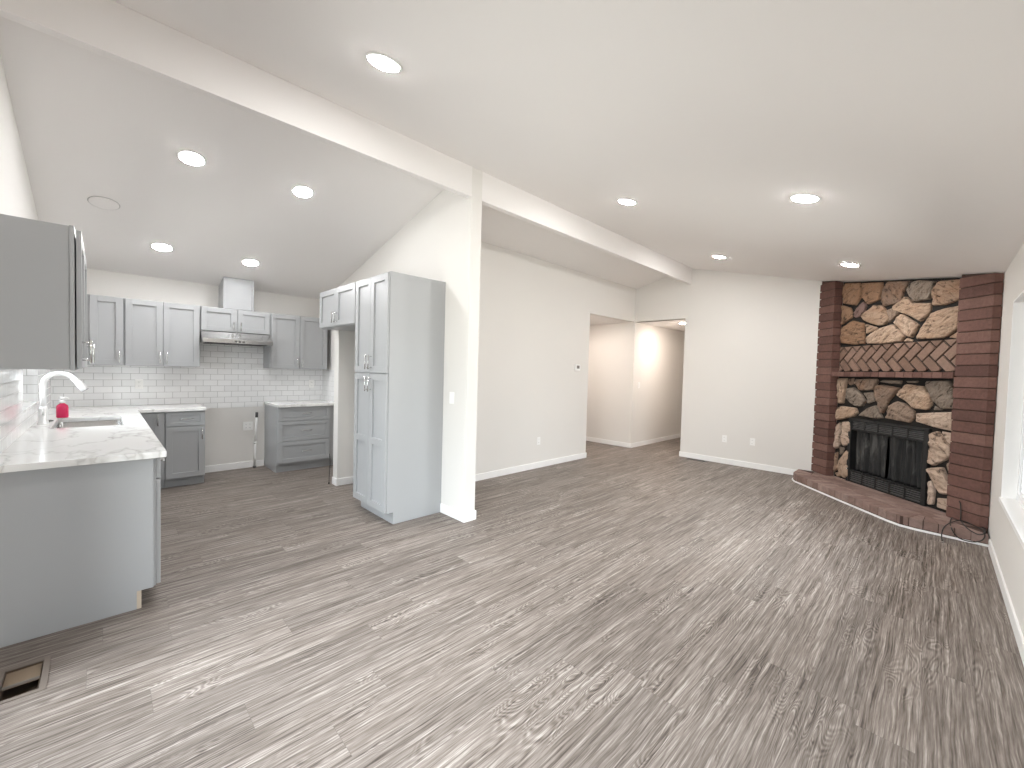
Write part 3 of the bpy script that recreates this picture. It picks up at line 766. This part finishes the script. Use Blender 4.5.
UPPER=[
 (1,[(0.284,2.726),(0.350,2.738),(0.561,2.701),(0.588,2.626),(0.596,2.500),(0.517,2.406),(0.317,2.463),(0.284,2.594)]),
 (1,[(0.600,2.686),(0.904,2.634),(0.902,2.564),(0.876,2.421),(0.701,2.390),(0.610,2.516)]),
 (2,[(0.914,2.562),(0.977,2.628),(1.254,2.573),(1.199,2.494),(1.160,2.340),(0.930,2.330),(0.889,2.437)]),
 (4,[(1.211,2.481),(1.278,2.550),(1.357,2.560),(1.554,2.507),(1.517,2.422),(1.501,2.321),(1.337,2.322),(1.262,2.405)]),
 (0,[(1.527,2.420),(1.595,2.503),(1.826,2.468),(1.846,2.281),(1.764,2.257),(1.650,2.235),(1.532,2.248)]),
 (1,[(0.260,2.453),(0.438,2.392),(0.469,2.305),(0.463,2.254),(0.278,2.178)]),
 (3,[(0.630,2.450),(0.687,2.386),(0.661,2.316),(0.589,2.251),(0.511,2.248),(0.476,2.303),(0.520,2.374)]),
 (0,[(0.619,2.259),(0.661,2.303),(0.795,2.375),(0.900,2.358),(0.957,2.308),(1.018,2.184),(0.984,2.107),(0.875,2.107),(0.745,2.157),(0.637,2.213)]),
 (2,[(0.965,2.284),(1.125,2.312),(1.165,2.249),(1.046,2.146),(1.008,2.127),(1.018,2.196)]),
 (0,[(1.169,2.377),(1.216,2.408),(1.315,2.320),(1.514,2.282),(1.519,2.204),(1.480,2.147),(1.418,2.091),(1.288,2.172),(1.069,2.275),(1.054,2.317)]),
 (1,[(0.271,2.139),(0.482,2.220),(0.663,2.167),(0.688,1.899),(0.518,1.897),(0.293,1.931)]),
 (0,[(0.679,2.153),(0.862,2.090),(0.837,2.063),(0.695,2.022)]),
 (0,[(0.705,1.978),(0.878,2.077),(1.080,2.108),(1.154,2.032),(1.244,1.951),(1.199,1.894),(0.971,1.880),(0.718,1.897)]),
 (0,[(1.085,2.130),(1.179,2.219),(1.398,2.061),(1.327,1.923),(1.255,1.956),(1.153,2.055)]),
 (0,[(1.206,1.893),(1.257,1.934),(1.323,1.907),(1.319,1.885)]),
 (0,[(1.362,1.904),(1.432,2.036),(1.521,2.172),(1.651,2.205),(1.836,2.216),(1.832,2.120),(1.825,1.995),(1.727,1.916),(1.650,1.892)]),
 (0,[(1.708,1.898),(1.831,1.980),(1.841,1.887),(1.824,1.874)]),
]
LOWER=[
 (0,[(0.254,1.461),(0.435,1.464),(0.429,1.394),(0.415,1.272),(0.392,1.113),(0.289,1.105),(0.254,1.282)]),
 (2,[(0.448,1.447),(0.542,1.466),(0.538,1.380),(0.486,1.362),(0.440,1.395)]),
 (2,[(0.558,1.398),(0.586,1.450),(0.899,1.464),(0.919,1.424),(0.870,1.327),(0.737,1.305),(0.646,1.309),(0.612,1.366)]),
 (4,[(0.937,1.425),(0.989,1.450),(1.227,1.447),(1.214,1.402),(1.097,1.406)]),
 (4,[(0.419,1.202),(0.445,1.325),(0.551,1.347),(0.680,1.269),(0.754,1.174),(0.710,1.105),(0.609,1.096),(0.500,1.138)]),
 (4,[(0.699,1.278),(0.853,1.294),(0.879,1.183),(0.776,1.143),(0.752,1.223)]),
 (2,[(0.873,1.263),(0.885,1.376),(0.967,1.394),(1.216,1.365),(1.076,1.198),(0.998,1.035),(0.960,1.079),(0.916,1.186)]),
 (0,[(1.170,1.283),(1.286,1.411),(1.487,1.394),(1.572,1.276),(1.592,1.201),(1.549,1.136),(1.388,1.137),(1.281,1.225)]),
 (4,[(1.499,1.449),(1.752,1.462),(1.812,1.377),(1.831,1.177),(1.712,1.159),(1.604,1.232),(1.552,1.336)]),
 (4,[(1.266,1.443),(1.419,1.447),(1.404,1.423),(1.286,1.423)]),
 (0,[(0.243,0.920),(0.282,1.050),(0.371,1.085),(0.610,1.079),(0.645,1.015),(0.576,0.957),(0.361,0.898),(0.269,0.878)]),
 (4,[(0.657,0.983),(0.789,1.095),(0.910,1.138),(0.960,1.063),(1.009,0.989),(0.911,0.970)]),
 (2,[(1.027,0.993),(1.085,1.143),(1.175,1.209),(1.282,1.192),(1.406,1.107),(1.402,1.027),(1.347,0.973),(1.170,0.984)]),
 (4,[(1.595,1.141),(1.614,1.195),(1.698,1.150)]),
 (5,[(1.423,1.093),(1.818,1.147),(1.830,0.947),(1.710,0.952),(1.421,0.998)]),
 (5,[(1.582,0.892),(1.667,0.935),(1.807,0.781),(1.824,0.700),(1.757,0.637),(1.640,0.553),(1.575,0.572),(1.592,0.716)]),
 (5,[(1.691,0.933),(1.822,0.928),(1.823,0.784),(1.770,0.823)]),
 (5,[(1.570,0.520),(1.737,0.571),(1.790,0.462),(1.828,0.423),(1.828,0.302),(1.729,0.284),(1.650,0.387)]),
 (5,[(1.599,0.386),(1.636,0.408),(1.667,0.304),(1.662,0.151),(1.600,0.131)]),
 (5,[(1.695,0.237),(1.829,0.266),(1.838,0.135),(1.689,0.135)]),
 (2,[(1.763,0.606),(1.825,0.669),(1.826,0.556),(1.791,0.523)]),
 (5,[(0.252,0.824),(0.357,0.864),(0.371,0.645),(0.359,0.513),(0.276,0.481),(0.243,0.657)]),
 (5,[(0.405,0.876),(0.555,0.901),(0.568,0.599),(0.439,0.544),(0.391,0.649)]),
 (4,[(0.358,0.529),(0.441,0.528),(0.418,0.443),(0.366,0.417)]),
 (0,[(0.237,0.407),(0.333,0.459),(0.330,0.311),(0.349,0.217),(0.254,0.162),(0.223,0.288)]),
 (0,[(0.351,0.316),(0.483,0.504),(0.549,0.517),(0.556,0.156),(0.467,0.117),(0.360,0.187)]),
 (0,[(0.285,0.153),(0.380,0.192),(0.405,0.133),(0.343,0.111)]),
]
def clip_poly(poly, x0, x1, z0, z1):
    def cl(P, f, inter):
        out = []
        for i in range(len(P)):
            a, b = P[i-1], P[i]
            if f(b):
                if not f(a): out.append(inter(a, b))
                out.append(b)
            elif f(a): out.append(inter(a, b))
        return out
    for ax, lim, sg in ((0, x0, 1), (0, x1, -1), (1, z0, 1), (1, z1, -1)):
        if len(poly) < 3: return []
        def f(p): return (p[ax]-lim)*sg >= -1e-9
        def it(a, b):
            t = (lim-a[ax])/(b[ax]-a[ax]); return (a[0]+t*(b[0]-a[0]), a[1]+t*(b[1]-a[1]))
        poly = cl(poly, f, it)
    return poly
def stone(bm, pts, v=.128, seed=0):
    """an irregular faced stone: outline pts in (u, z), bulging out of the mortar towards the room"""
    rs = random.Random(seed)
    cx = sum(p[0] for p in pts)/len(pts); cz = sum(p[1] for p in pts)/len(pts)
    out = []
    n = len(pts)
    for i in range(n):                      # round the corners once, then split the long edges
        a, b = pts[i], pts[(i+1) % n]
        L = math.hypot(b[0]-a[0], b[1]-a[1]); k = max(2, int(L/.018)); q0 = min(.16, .009/max(L, 1e-3)); 
        for j in range(k):
            t = q0 + (1-2*q0)*j/(k-1); out.append((a[0]+(b[0]-a[0])*t, a[1]+(b[1]-a[1])*t))
    size = min(1.0, max(.35, math.hypot(max(p[0] for p in pts)-min(p[0] for p in pts), max(p[1] for p in pts)-min(p[1] for p in pts))/.4))
    prof = [(1.0, .0), (1.0, .024), (.972, .036), (.90, .043), (.74, .046), (.56, .048), (.38, .049), (.2, .050), (.08, .050)]
    rings = []; off = Vector((rs.uniform(0, 50), rs.uniform(0, 50), rs.uniform(0, 50)))
    ang = rs.uniform(-.5, .9); ca, sa = math.cos(ang), math.sin(ang)
    for s, h in prof:
        ring = []
        for x, z in out:
            X, Z = cx+(x-cx)*s, cz+(z-cz)*s
            g1, g2 = X*ca+Z*sa, -X*sa+Z*ca
            nz = noise.noise(Vector((g1*7, g2*24, 0))+off)*.014 + noise.noise(Vector((g1*30, g2*64, 3))+off)*.006 + noise.noise(Vector((g1*4, g2*7, 9))+off)*.014
            hh = h*size + (nz if h > .02 else nz*.2)*min(1, size*1.1)
            ring.append(bm.verts.new((X, v-.002-max(hh, 0), Z)))
        rings.append(ring)
    m = len(out)
    for a, b in zip(rings, rings[1:]):
        for k in range(m): bm.faces.new((a[k], a[(k+1) % m], b[(k+1) % m], b[k]))
    c = bm.verts.new((cx, v-.002-.053*size - noise.noise(Vector((cx*9, cz*26, 0))+off)*.011, cz))
    for k in range(m): bm.faces.new((rings[-1][k], rings[-1][(k+1) % m], c))
    bm.faces.new(list(reversed(rings[0])))
def facing(stones, seed):
    root = None
    by = {}
    for i, (k, pts) in enumerate(stones): by.setdefault(k, []).append((i, pts))
    bm = NB(); mats = []; 
    for k in sorted(by):
        mats.append('stone%d' % k); mi = len(mats)-1
        f0 = len(bm.faces)
        for i, pts in by[k]:
            # keep the top row under the sloped ceiling and inside the pillars
            pts = [(min(max(x+.012, .299), 1.900), min(z, fceil(x, .1)-.016)) for x, z in pts]
            cx = sum(p[0] for p in pts)/len(pts); cz = sum(p[1] for p in pts)/len(pts)
            pts = [(cx+(x-cx)*.975, cz+(z-cz)*.975) for x, z in pts]; pts = [(min(max(x, .297), 1.901), min(z, fceil(x, .1)-.012)) for x, z in pts]
            stone(bm, pts, seed=seed*100+i)
        bm.faces.ensure_lookup_table()
        for f in bm.faces[f0:]: f.material_index = mi
    return make('stone_facing', bm, mats, FP)
up = facing(UPPER, 1)
lo = facing(LOWER, 2)
FU0, FU1, FZ1 = .535, 1.600, .938            # firebox opening
def slab_top(bm, u0, u1, v0, v1, z0):
    pts = [(u0, v0), (u1, v0), (u1, v1), (u0, v1)]
    prism(bm, pts, 2, z0, [fceil(*q)-.002 for q in pts])
bm = NB(); slab_top(bm, .285, 1.912, .122, .19, 1.89); make('mortar', bm, 'mortar', up)
bm = NB(); box(bm, .285, FU0, .122, .19, HT, 1.475); box(bm, FU1, 1.912, .122, .19, HT, 1.475); box(bm, FU0, FU1, .122, .19, FZ1, 1.475); make('mortar', bm, 'mortar', lo)
# herringbone panel
bm = NB(); Wb = .1035; gap = .0095; c45 = math.sqrt(.5); UC, ZC = .29, 1.652
for i in range(-40, 60):
    for j in range(-3, 4):
        for x0, y0, x1, y1 in ((0, 0, 2, 1), (0, 1, 1, 3)):
            ox, oy = i+2*j, i-2*j
            P = [(x0+ox, y0+oy), (x1+ox, y0+oy), (x1+ox, y1+oy), (x0+ox, y1+oy)]
            P = [(a*Wb, b*Wb) for a, b in P]
            gx = [(a+(gap if k in (0, 3) else -gap), b+(gap if k in (0, 1) else -gap)) for k, (a, b) in enumerate(P)]
            Q = [(UC+(a+b)*c45, ZC+(b-a)*c45) for a, b in gx]
            Q = clip_poly(Q, 0.302, 1.900, 1.552, 1.876)
            if len(Q) < 3: continue
            ar = abs(sum(Q[k-1][0]*Q[k][1]-Q[k][0]*Q[k-1][1] for k in range(len(Q))))/2
            if ar < .0003: continue
            prism(bm, Q, 1, .104, .128)
hp = make('herringbone_panel', bm, 'herring', FP)
bm = NB(); box(bm, .285, 1.912, .120, .19, 1.475, 1.89); make('mortar', bm, 'mortar', hp)
# mantel course: a row of bricks on edge, flush with the pillars
bm = NB(); u = .296
while u < 1.885:
    brick_poly(bm, [(u+.003, .006), (min(u+.103, 1.901), .006), (min(u+.103, 1.901), .118), (u+.003, .118)], 1.480, 1.541, .002, .004); u += .1065
ml = make('mantel_ledge', bm, 'brick', FP)
bm = NB(); box(bm, .294, 1.895, .012, .119, 1.483, 1.537); make('mortar', bm, 'brick_mortar', ml)
# metal firebox
fb = bpy.data.objects.new('firebox', None); COL.objects.link(fb); fb.parent = FP
fb['label'] = 'black metal firebox with louvred bands and mesh curtains'
def fpart(name, bm, mat): return make(name, bm, mat, fb)
V0 = .085
bm = NB()
for b in ((FU0, FU0+.045, V0, .20, HT+.001, FZ1), (FU1-.045, FU1, V0, .20, HT+.001, FZ1), (FU0+.045, FU1-.045, V0, .20, FZ1-.028, FZ1), (FU0+.045, FU1-.045, V0+.01, .20, HT+.001, HT+.016),
          (FU0+.045, FU1-.045, V0+.005, .19, .786, .802), (FU0+.045, FU1-.045, V0+.005, .19, .250, .264)): box(bm, *b, bev=.002)
fpart('frame', bm, 'black_iron')
bm = NB()
for b in ((FU0+.03, FU1-.03, .55, .56, HT, FZ1), (FU0+.03, FU0+.04, .20, .55, HT, FZ1), (FU1-.04, FU1-.03, .20, .55, HT, FZ1), (FU0+.04, FU1-.04, .20, .55, FZ1-.03, FZ1-.02), (FU0+.04, FU1-.04, .20, .55, HT+.0005, HT+.012)): box(bm, *b)
fpart('chamber', bm, 'black_iron')
def grille(z0, z1, name):
    bm = NB(); n = 5; a0, a1 = FU0+.05, FU1-.05; wd = (a1-a0)/n
    box(bm, a0, a1, .165, .175, z0, z1)
    for i in range(n+1):
        x = a0+i*wd; box(bm, x-.008, x+.008, V0+.008, .165, z0, z1)
    g = fpart(name, bm, 'black_iron')
    bm = NB(); k = 5; hh = (z1-z0)/k
    for i in range(n):
        for j in range(k):
            x0, x1 = a0+i*wd+.010, a0+(i+1)*wd-.010; zc = z0+(j+.5)*hh
            pts = [(V0+.010, zc-.0055), (V0+.010, zc+.001), (V0+.026, zc+.0055), (V0+.026, zc+.0025)]
            prism(bm, pts, 0, x0, x1)
    make('louvre', bm, 'louvre', g)
grille(.806, .908, 'upper_grille'); grille(.126, .248, 'lower_grille')
def curtain(u0, u1, seed):
    bm = NB(); rs = random.Random(seed); nu, nz = 90, 16
    ph = [rs.uniform(0, 6) for _ in range(4)]
    g = []
    for i in range(nu+1):
        col = []
        for j in range(nz+1):
            t = i/nu; zt = j/nz; uu = u0+(u1-u0)*t
            v = .150 + .016*math.sin(t*46+ph[0]+.5*math.sin(zt*3+ph[1])) + .010*math.sin(t*19+ph[2]+zt*1.2)
            col.append(bm.verts.new((uu+.010*math.sin(zt*4+t*9+ph[3]), v, .262+(.79-.262)*zt)))
        g.append(col)
    for i in range(nu):
        for j in range(nz):
            f = bm.faces.new((g[i][j], g[i+1][j], g[i+1][j+1], g[i][j+1])); f.smooth = True
    o = fpart('mesh_curtain', bm, 'curtain')
    s = o.modifiers.new('thick', 'SOLIDIFY'); s.thickness = .003
curtain(FU0+.06, 1.05, 1); curtain(1.075, FU1-.055, 2)
bm = NB(); lathe(bm, [(.009, 0), (.011, .01), (.006, .018), (.003, .019)], 14)
for v_ in bm.verts: v_.co = Vector((FU0+.022+v_.co.x, V0-.0005-v_.co.z, .275+v_.co.y))
fpart('latch', bm, 'chrome')
# raised brick hearth
Hp = [(-.02, -.06), (.20, -.445), (.25, -.478), (1.70, -.478), (1.79, -.452)]
def wl(x, y):                                # world -> fireplace local
    dx, dy = x-FPX, y-YN; return ((dx-dy)*c45, (dx+dy)*c45)
outline = [wl(-1.385, YN-.004), wl(-1.385, 6.97), wl(-1.335, 6.86), wl(-.74, 6.20), wl(-.31, 5.735), wl(-.205, 5.645), wl(-.10, 5.615), wl(XE-.006, 5.568), wl(XE-.006, YN-1.60), wl(-1.2, YN-.004)]
core = [(x*.995+.004, y+.010) for x, y in outline]
bm = NB()
def inset(poly, d):
    n = len(poly); out = []
    for i in range(n):
        a, b, c = Vector(poly[i-1]), Vector(poly[i]), Vector(poly[(i+1) % n])
        n1 = Vector((-(b-a).y, (b-a).x)).normalized(); n2 = Vector((-(c-b).y, (c-b).x)).normalized()
        m = (n1+n2); m = m/max(m.dot(m)/2, .3) if m.length > 1e-6 else n1
        out.append(tuple(b + m*d))
    return out
prism(bm, inset(outline, .007), 2, 0.001, HT-.005)
hm_ = make('hearth', bm, 'brick_mortar', FP)
# rowlock bricks along the front edge, then flat courses behind them
bm = NB()
front = outline[:8]
segs = []
for a, b in zip(front, front[1:]): segs.append((Vector(a), Vector(b)))
L = sum((b-a).length for a, b in segs)
ins = inset(outline, .200)[:8]
def along(poly, t):
    ls = [(Vector(b)-Vector(a)).length for a, b in zip(poly, poly[1:])]; tot = sum(ls); d = t*tot
    for (a, b), l in zip(zip(poly, poly[1:]), ls):
        if d <= l+1e-9: return Vector(a).lerp(Vector(b), d/l)
        d -= l
    return Vector(poly[-1])
def along_pair(s):
    d = s*L
    for k, (a, b) in enumerate(segs):
        l = (b-a).length
        if d <= l+1e-9:
            t = d/l; return a.lerp(b, t), Vector(ins[k]).lerp(Vector(ins[k+1]), t)
        d -= l
    return Vector(front[-1]), Vector(ins[-1])
nb = int(L/.103)
for i in range(nb):
    a0, i0 = along_pair((i+.03)/nb); a1, i1 = along_pair((i+.97)/nb)
    jz = rb.uniform(-.002, .002)
    p = [tuple(a0), tuple(a1), tuple(i1), tuple(i0)]
    prism(bm, p, 2, .022, HT+jz, .006)
make('edge_brick', bm, 'hearth', hm_)
bm = NB()
inner = inset(outline, .205)
v = -.275
k = 0
def clip_half(P, fn):
    out = []
    for i in range(len(P)):
        a, b = P[i-1], P[i]; fa, fb_ = fn(a), fn(b)
        if fb_ >= 0:
            if fa < 0: t = fa/(fa-fb_); out.append((a[0]+t*(b[0]-a[0]), a[1]+t*(b[1]-a[1])))
            out.append(b)
        elif fa >= 0: t = fa/(fa-fb_); out.append((a[0]+t*(b[0]-a[0]), a[1]+t*(b[1]-a[1])))
    return out
wallw = lambda p: (p[0]-p[1]) - .010          # stay in front of the back wall
walle = lambda p: 2.275 - (p[0]+p[1])        # and of the east wall
e1 = (Vector(ins[1]), Vector(ins[2])); 
while v < .10:
    u = -.35 + (k % 2)*.1
    while u < 2.3:
        Q = [(u, v), (u+.196, v), (u+.196, v+.094), (u, v+.094)]
        Q = clip_half(Q, wallw); Q = clip_half(Q, walle) if len(Q) > 2 else Q
        for a, b in zip(ins, ins[1:]):
            if len(Q) < 3: break
            dx, dy = b[0]-a[0], b[1]-a[1]; ln = math.hypot(dx, dy)
            Q = clip_half(Q, lambda p: (-(dy)*(p[0]-a[0]) + dx*(p[1]-a[1]))/ln - .006)
        if len(Q) > 2:
            ar = abs(sum(Q[q-1][0]*Q[q][1]-Q[q][0]*Q[q-1][1] for q in range(len(Q))))/2
            if ar > .0008: prism(bm, Q, 2, HT-.03, HT+rb.uniform(-.0015, .0015)-.001, .0)
        u += .200
    v += .098; k += 1
make('top_brick', bm, 'hearth', hm_)
# thin white moulding along the hearth foot
bm = NB(); o2 = inset(outline, -.010)[:8]
for k in range(7):
    a, b = o2[k], o2[k+1]; c, d = outline[k+1], outline[k]
    prism(bm, [a, b, c, d], 2, .0006, .019)
make('shoe_moulding', bm, 'white', FP)

# black cord coiled at the right end of the hearth
def ww(u, v, z):                             # fireplace local -> world
    return (FPX+(u+v)*c45, YN+(-u+v)*c45, z)
CORD = [(.190, 5.885, .30), (.199, 5.868, .275), (.204, 5.85, .20), (.205, 5.86, .125), (.206, 6.0, .1155), (.213, 5.83, .1155), (.245, 5.60, .1165), (.300, 5.545, .098), (.335, 5.55, .110), (.352, 5.70, .1165), (.316, 5.83, .1165), (.255, 5.885, .1165), (.205, 5.93, .1165),
        (.158, 5.96, .1165), (.135, 5.72, .1165), (.148, 5.553, .085), (.190, 5.548, .030), (.270, 5.545, .020), (.325, 5.545, .048), (.345, 5.555, .095), (.335, 5.64, .122), (.290, 5.74, .123), (.208, 5.853, .124), (.150, 5.74, .118),
        (.112, 5.60, .1165), (.090, 5.552, .085), (.082, 5.545, .035), (.083, 5.50, .009), (.087, 5.40, .0065)]
r = thing('cord', (.22, 5.62, 0.), 0, 'black cord coiled loosely over the right end of the hearth', 'cord')
base = Vector((.22, 5.62, 0.))
bm = NB(); pts = smooth_path([Vector(p)-base for p in CORD], 8); tube(bm, pts, .0045, 8); make('cable', bm, 'rubber', r)
bm = NB(); tube(bm, [pts[-1]+Vector((0, 0, .004)), pts[-1]+Vector((.0, -.02, .002)), pts[-1]+Vector((.0, -.04, .0015))], [.006, .0075, .006], 10); make('plug', bm, 'chrome', r)
